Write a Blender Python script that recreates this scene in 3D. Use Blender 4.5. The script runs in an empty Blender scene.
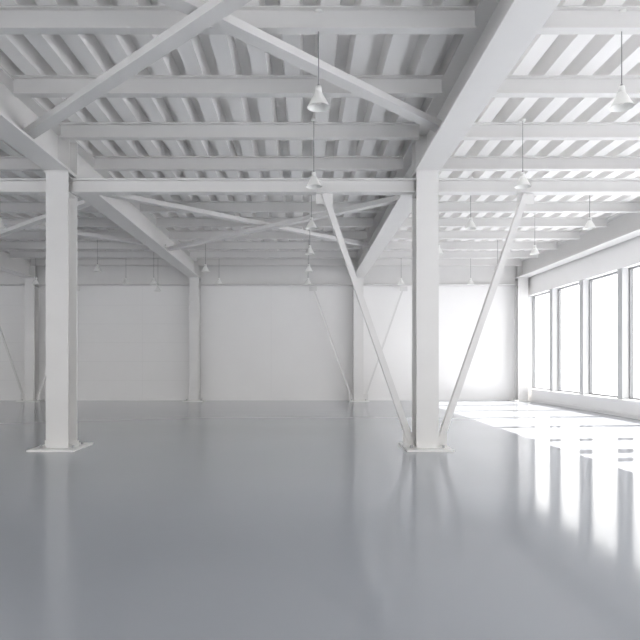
import bpy, bmesh, math
from mathutils import Vector
S=bpy.context.scene
F=592.0; CZ=1.405
XS=[-9.99,-3.99,2.01,8.01]; YF=9.78; YB=21.78; YN=-2.22
ZB=4.51; ZT=5.13

# ---------------- materials
def mat(name,col,rough=.5,metal=0,var=0.0,scale=3,bump=0,coat=0,spec=.5,emis=0):
    m=bpy.data.materials.new(name); m.use_nodes=True
    nt=m.node_tree; b=nt.nodes['Principled BSDF']
    b.inputs['Base Color'].default_value=(*col,1); b.inputs['Roughness'].default_value=rough
    b.inputs['Metallic'].default_value=metal; b.inputs['Coat Weight'].default_value=coat
    b.inputs['Coat Roughness'].default_value=.05
    b.inputs['Specular IOR Level'].default_value=spec
    tc=nt.nodes.new('ShaderNodeTexCoord'); n=nt.nodes.new('ShaderNodeTexNoise')
    n.inputs['Scale'].default_value=scale; n.inputs['Detail'].default_value=4
    nt.links.new(tc.outputs['Object'],n.inputs['Vector'])
    if var:
        r=nt.nodes.new('ShaderNodeValToRGB')
        r.color_ramp.elements[0].position=.3; r.color_ramp.elements[1].position=.7
        r.color_ramp.elements[0].color=(*[c*(1-var) for c in col],1)
        r.color_ramp.elements[1].color=(*[min(1,c*(1+var)) for c in col],1)
        nt.links.new(n.outputs['Fac'],r.inputs['Fac']); nt.links.new(r.outputs['Color'],b.inputs['Base Color'])
    if bump:
        bp=nt.nodes.new('ShaderNodeBump'); bp.inputs['Strength'].default_value=bump; bp.inputs['Distance'].default_value=.01
        nt.links.new(n.outputs['Fac'],bp.inputs['Height']); nt.links.new(bp.outputs['Normal'],b.inputs['Normal'])
    return m
M_steel=mat('steel_white_paint',(.72,.713,.705),.4,var=.015,scale=2)
M_deck=mat('deck_white_paint',(.91,.90,.89),.5,var=.01,scale=1)
M_wall=mat('wall_plaster',(.88,.872,.868),.7,var=.01,scale=.8)
M_floor=mat('epoxy_floor',(.395,.415,.445),.10,var=.02,scale=.35,spec=.26)
M_plate=mat('plate_paint',(.82,.82,.80),.4,var=.02)
M_frame=mat('window_frame_grey',(.26,.265,.27),.4,var=.02)
M_mull=mat('mullion_paint',(.50,.505,.51),.5,var=.02)
M_joint=mat('panel_joint',(.79,.785,.78),.6,var=.02)
M_lamp=mat('lamp_enamel',(.84,.84,.82),.3,var=.01)
M_bulb=mat('lamp_bulb',(.9,.88,.84),.3,var=.01)
M_cable=mat('cable_grey',(.30,.30,.30),.5,var=.02)
M_bolt=mat('bolt_zinc',(.35,.35,.36),.35,metal=.8,var=.05)
M_ground=mat('exterior_concrete',(.50,.51,.53),.9,var=.03,scale=.2)
def glassmat():
    m=bpy.data.materials.new('window_glass'); m.use_nodes=True; nt=m.node_tree; nt.nodes.clear()
    o=nt.nodes.new('ShaderNodeOutputMaterial'); mx=nt.nodes.new('ShaderNodeMixShader')
    t=nt.nodes.new('ShaderNodeBsdfTransparent'); g=nt.nodes.new('ShaderNodeBsdfGlossy')
    t.inputs[0].default_value=(.95,.95,.95,1)
    g.inputs['Roughness'].default_value=.02
    mx.inputs[0].default_value=.05
    nt.links.new(t.outputs[0],mx.inputs[1]); nt.links.new(g.outputs[0],mx.inputs[2]); nt.links.new(mx.outputs[0],o.inputs[0])
    return m
M_glass=glassmat()

# ---------------- mesh helpers
def box(bm,x0,x1,y0,y1,z0,z1,mi=0):
    v=[bm.verts.new((x,y,z)) for x in (x0,x1) for y in (y0,y1) for z in (z0,z1)]
    for q in ((0,1,3,2),(4,6,7,5),(0,4,5,1),(2,3,7,6),(0,2,6,4),(1,5,7,3)):
        f=bm.faces.new([v[i] for i in q]); f.material_index=mi
def prof(bm,pts,p0,p1,up=(0,0,1),mi=0):
    p0=Vector(p0);p1=Vector(p1);d=(p1-p0).normalized();s=d.cross(Vector(up)).normalized();u=s.cross(d)
    a=[bm.verts.new(p0+s*x+u*y) for x,y in pts]; b=[bm.verts.new(p1+s*x+u*y) for x,y in pts]
    n=len(pts)
    for i in range(n):
        f=bm.faces.new((a[i],a[(i+1)%n],b[(i+1)%n],b[i])); f.material_index=mi
    bm.faces.new(a[::-1]).material_index=mi; bm.faces.new(b).material_index=mi
def ipts(w,h,tf,tw):
    W=w/2;H=h/2;T=tw/2
    return [(-W,-H),(W,-H),(W,-H+tf),(T,-H+tf),(T,H-tf),(W,H-tf),(W,H),(-W,H),(-W,H-tf),(-T,H-tf),(-T,-H+tf),(-W,-H+tf)]
def rpts(w,h): return [(-w/2,-h/2),(w/2,-h/2),(w/2,h/2),(-w/2,h/2)]
def cyl(bm,c,r0,r1,z0,z1,n=20,mi=0,smooth=True,cap=True):
    a=[bm.verts.new((c[0]+r0*math.cos(2*math.pi*i/n),c[1]+r0*math.sin(2*math.pi*i/n),z0)) for i in range(n)]
    b=[bm.verts.new((c[0]+r1*math.cos(2*math.pi*i/n),c[1]+r1*math.sin(2*math.pi*i/n),z1)) for i in range(n)]
    for i in range(n):
        f=bm.faces.new((a[i],a[(i+1)%n],b[(i+1)%n],b[i])); f.material_index=mi; f.smooth=smooth
    if cap:
        bm.faces.new(a[::-1]).material_index=mi; bm.faces.new(b).material_index=mi
def finish(bm,name,mats,bevel=0,loc=None):
    bmesh.ops.recalc_face_normals(bm,faces=bm.faces[:])
    me=bpy.data.meshes.new(name); 
    if loc: bmesh.ops.translate(bm,verts=bm.verts[:],vec=-Vector(loc))
    bm.to_mesh(me); bm.free()
    for m in mats: me.materials.append(m)
    o=bpy.data.objects.new(name,me); S.collection.objects.link(o)
    if loc: o.location=loc
    if bevel:
        b=o.modifiers.new('bevel','BEVEL'); b.width=bevel; b.segments=2; b.limit_method='ANGLE'
    return o

X0=-16.2; X1=8.3; Y0=-6.0; Y1=22.05; ZC=5.6
# ---------------- floor / walls
bm=bmesh.new(); box(bm,X0,X1,Y0,Y1,-.2,0); finish(bm,'floor',[M_floor])
bm=bmesh.new(); box(bm,X0-.3,X1+.3,Y1,Y1+.25,-.2,ZC); finish(bm,'wall_back',[M_wall])
bm=bmesh.new()
for k in (-12,-6,-1.2,4.8):
    box(bm,k-.004,k+.004,Y1-.004,Y1-.0005,.12,4.25)
for z in (.75,1.45,2.15,2.85,3.55):
    box(bm,X0+.02,XS[1]-.2,Y1-.003,Y1-.0006,z-.005,z+.005)
finish(bm,'trim_1',[M_joint])
bm=bmesh.new(); box(bm,X0,X1,Y1-.03,Y1-.001,0,.08); finish(bm,'baseboard_back',[M_wall])
# side wall openings
ZS=.46; ZH=3.87
wn=[1]
def sidewall(name,xi,sgn,ys,zs,zh,m=.055):
    """xi inner face, sgn outward direction"""
    def bx(bm,u0,u1,*r):
        a,b=sorted((xi+sgn*u0,xi+sgn*u1)); box(bm,a,b,*r)
    bm=bmesh.new()
    bx(bm,0,.3,Y0,Y1,-.2,zs); bx(bm,0,.3,Y0,Y1,zh,ZC)
    bx(bm,0,.3,ys[0],Y1,zs,zh); bx(bm,0,.3,Y0,ys[-1],zs,zh)
    finish(bm,name,[M_wall])
    for b,a in zip(ys[:-1],ys[1:]):
        bm=bmesh.new()
        bx(bm,-.01,.28,a,a+m,zs,zh,1); bx(bm,-.01,.28,b-m,b,zs,zh,1)
        f=.05; y0,y1=a+m,b-m; u,v=.17,.26
        bx(bm,u,v,y0,y0+f,zs,zh,0); bx(bm,u,v,y1-f,y1,zs,zh,0)
        bx(bm,u,v,y0+f,y1-f,zs,zs+f,0); bx(bm,u,v,y0+f,y1-f,zh-f,zh,0)
        bx(bm,.21,.22,y0+f,y1-f,zs+f,zh-f,2)
        finish(bm,'window_%d'%wn[0],[M_frame,M_mull,M_glass]); wn[0]+=1
ys=[21.98-2.155*i for i in range(13)]
sidewall('wall_right',X1,1,ys,ZS,ZH,m=.12)
sidewall('wall_left',X0,-1,[16.5-2.5*i for i in range(9)],.4,4.2)  # out of view; these windows are added to light the left side
bm=bmesh.new(); box(bm,X1-.06,X1-.011,Y0+.01,21.5,ZS-.05,ZS-.001); box(bm,X1-.04,X1-.001,Y0+.01,Y1-.04,0.0,.1); finish(bm,'trim_2',[M_wall],.006)
# front (behind camera) unseen wall, its glazing added to brighten the hall
bm=bmesh.new()
box(bm,X0-.3,X1+.3,Y0-.3,Y0,-.2,.1); box(bm,X0-.3,X1+.3,Y0-.3,Y0,4.5,ZC)
n=10; wx=(X1-X0)/n
box(bm,X1,X1+.3,Y0-.3,Y0,.1,4.5); box(bm,X0-.3,X0,Y0-.3,Y0,.1,4.5)
finish(bm,'wall_front',[M_wall])
for i in range(n):
    a=X0+i*wx; b=a+wx; bm=bmesh.new(); m=.12
    box(bm,a,a+m,Y0-.25,Y0-.05,.1,4.5,1); box(bm,b-m,b,Y0-.25,Y0-.05,.1,4.5,1)
    box(bm,a+m,b-m,Y0-.2,Y0-.1,.1,.16,0); box(bm,a+m,b-m,Y0-.2,Y0-.1,4.44,4.5,0)
    box(bm,a+m,b-m,Y0-.155,Y0-.145,.16,4.44,2)
    finish(bm,'window_%d'%wn[0],[M_frame,M_mull,M_glass]); wn[0]+=1

# ---------------- ceiling: trapezoidal deck
bm=bmesh.new()
pitch=.42; zt=ZT+.002; dh=.23
pts=[]; x=X0
while x<X1+.3:
    pts+= [(x,zt),(x+.20,zt),(x+.235,zt+dh),(x+.385,zt+dh)]
    x+=pitch
pts=[p for p in pts if p[0]<=X1+.3]
pts.append((X1+.31,pts[-1][1]))
a=[bm.verts.new((p[0],Y0-.0,p[1])) for p in pts]; b=[bm.verts.new((p[0],Y1,p[1])) for p in pts]
for i in range(len(pts)-1): bm.faces.new((a[i],a[i+1],b[i+1],b[i]))
box(bm,X0-.3,X1+.3,Y0-.3,Y1+.25,ZC,ZC+.2)
finish(bm,'ceiling',[M_deck])

# ---------------- columns
def column(x,y,ztop=ZB):
    bm=bmesh.new()
    prof(bm,ipts(.36,.40,.03,.02),(x,y,.03),(x,y,ztop-.02),up=(0,1,0))
    px=.37
    box(bm,x-px,x+(px if x<8 else .25),y-.46,y+min(.42,Y1-.04-y),0,.03,1)
    box(bm,x-.2,x+.2,y-.22,y+.22,ztop-.02,ztop-.001,0)
    for sx in (-.26,.26):
        for sy in (-.2,.2):
            if y+sy<Y1-.1 and x+sx<8.2: cyl(bm,(x+sx,y+sy),.022,.022,.03,.07,6,2,False)
    box(bm,x+.181,x+.28,y-.01,y+.01,.03,.12,0); box(bm,x-.28,x-.181,y-.01,y+.01,.03,.12,0)
    for z in (4.18,4.44): 
        box(bm,x-.178,x-.011,y-.168,y+.168,z-.008,z+.008); box(bm,x+.011,x+.178,y-.168,y+.168,z-.008,z+.008)
    return finish(bm,'steel_column',[M_steel,M_plate,M_bolt],loc=(x,y,0))
for y in (YF,YB,YN):
    for x in XS: column(x,y)

# ---------------- longitudinal beams
for x in XS:
    bm=bmesh.new(); h=ZT-ZB; zc=(ZT+ZB)/2
    prof(bm,ipts(.40,h,.035,.02),(x,Y0+.02,zc),(x,Y1-.02,zc))
    for y in (YN,YF,YB):
        for dy in (-.17,.17):
            if y+dy<Y1-.05: box(bm,x-.19,x+.19,y+dy-.01,y+dy+.01,ZB+.036,ZT-.036)
    finish(bm,'roof_beam',[M_steel],loc=(x,0,zc))
def seg(y,z0,z1,w,name,tf=.02,tw=.015,gap=.2):
    xs=[X0]+XS
    for a,b in zip(xs[:-1],xs[1:]):
        aa=a+(gap if a!=X0 else .005); bb=b-gap
        bm=bmesh.new(); prof(bm,ipts(w,z1-z0,tf,tw),(aa,y,(z0+z1)/2),(bb,y,(z0+z1)/2))
        finish(bm,name,[M_steel],loc=(aa,y,z0))
for y in (YF,YN): seg(y,4.20,4.42,.2,'tie_beam',gap=.185)
seg(YB+.05,4.27,ZT-.01,.25,'end_beam',gap=.203)
# ---------------- purlins
py=9.24-1.5*10
while py<21.3:
    if py>Y0+.1: seg(py,4.90,ZT,.13,'roof_purlin',gap=.203,tf=.016,tw=.012)
    py+=1.5

# ---------------- V braces
def vbrace(x,y,w=.10):
    zt=4.19; dx=1.66
    bm=bmesh.new()
    for s in (-1,1):
        prof(bm,rpts(w,w),(x+s*.24,y,.10),(x+s*dx,y,zt),up=(0,1,0))
        box(bm,*(sorted((x+s*.185,x+s*.36))),y-.012,y+.012,.03,.26)
        box(bm,*(sorted((x+s*(dx-.14),x+s*(dx+.14)))),y-.012,y+.012,zt-.16,zt+.008)
    finish(bm,'column_brace',[M_steel],loc=(x,y,0))
vbrace(2.01,YF); vbrace(-9.99,YF); vbrace(2.01,YB-.1,.06); vbrace(-9.99,YB-.1,.06)
# ---------------- horizontal X braces
def xbrace(xa,xb,ya,yb,z=4.72,w=.17):
    bm=bmesh.new()
    c=((xa+xb)/2,(ya+yb)/2)
    prof(bm,rpts(w,.09),(xa+.02,ya,z+.05),(xb-.02,yb,z+.05))
    prof(bm,rpts(w,.09),(xa+.02,yb,z-.05),(xb-.02,ya,z-.05))
    finish(bm,'roof_brace',[M_steel],loc=(c[0],c[1],z))
for i in range(2):
    for ya,yb in ((2.8,8.5),(11.7,17.1)): xbrace(XS[i],XS[i+1],ya,yb)

# ---------------- pendant lamps
def lamp(x,y,z=4.2):
    bm=bmesh.new()
    cyl(bm,(x,y),.12,.035,z-.10,z+.06,28,0,cap=False)
    cyl(bm,(x,y),.114,.031,z-.098,z+.055,28,0,cap=False)
    cyl(bm,(x,y),.037,.030,z+.058,z+.12,20,0)
    cyl(bm,(x,y),.014,.010,z+.12,z+.15,12,2)
    cyl(bm,(x,y),.006,.006,z+.15,ZT-.03,8,2)
    cyl(bm,(x,y),.045,.045,ZT-.03,ZT+.001,20,0)
    r=bmesh.ops.create_uvsphere(bm,u_segments=14,v_segments=10,radius=.045)
    bmesh.ops.translate(bm,verts=r['verts'],vec=(x,y,z-.02))
    for v in r['verts']:
        for f in v.link_faces: f.material_index=1; f.smooth=True
    finish(bm,'pendant_lamp',[M_lamp,M_bulb,M_cable],loc=(x,y,z))
for x in (-9.2,-6.1,.16,3.36,5.75,-2.9):
    for k in range(6):
        y=6.25+2.82*k
        if x==5.75 and k<2: continue
        if x==-2.9 and k<4: continue
        lamp(x,y)
lamp(-5.0,20.35,3.95); lamp(-4.6+.0,18.2,3.9)

# ---------------- exterior ground
bm=bmesh.new(); box(bm,-80,120,-90,140,-.5,-.25); finish(bm,'ground',[M_ground])

# ---------------- light
w=bpy.data.worlds.new('sky'); S.world=w; w.use_nodes=True
nt=w.node_tree; bg=nt.nodes['Background']
tc=nt.nodes.new('ShaderNodeTexCoord'); sp=nt.nodes.new('ShaderNodeSeparateXYZ'); r=nt.nodes.new('ShaderNodeValToRGB')
r.color_ramp.elements[0].position=0; r.color_ramp.elements[0].color=(1,.985,.96,1)
r.color_ramp.elements[1].position=1; r.color_ramp.elements[1].color=(.94,.955,1,1)
nt.links.new(tc.outputs['Generated'],sp.inputs[0]); nt.links.new(sp.outputs['Z'],r.inputs['Fac']); nt.links.new(r.outputs['Color'],bg.inputs['Color'])
bg.inputs['Strength'].default_value=2.9
L=bpy.data.lights.new('sun','SUN'); L.energy=15; L.angle=.008; L.color=(1,.97,.94)
so=bpy.data.objects.new('sun',L); S.collection.objects.link(so)
so.rotation_euler=Vector((-1,-.12,-.88)).to_track_quat('-Z','Y').to_euler(); so.location=(20,5,20)

cam=bpy.data.cameras.new('camera'); co=bpy.data.objects.new('camera',cam); S.collection.objects.link(co)
co.location=(0,0,CZ); co.rotation_euler=(math.pi/2,0,0)
cam.sensor_width=36; cam.lens=36*F/640; cam.shift_x=(320-303.4)/640; cam.shift_y=(362.7-320)/640
cam.clip_end=500
S.camera=co
S.view_settings.view_transform='Standard'; S.view_settings.exposure=0.52
S.cycles.diffuse_bounces=8
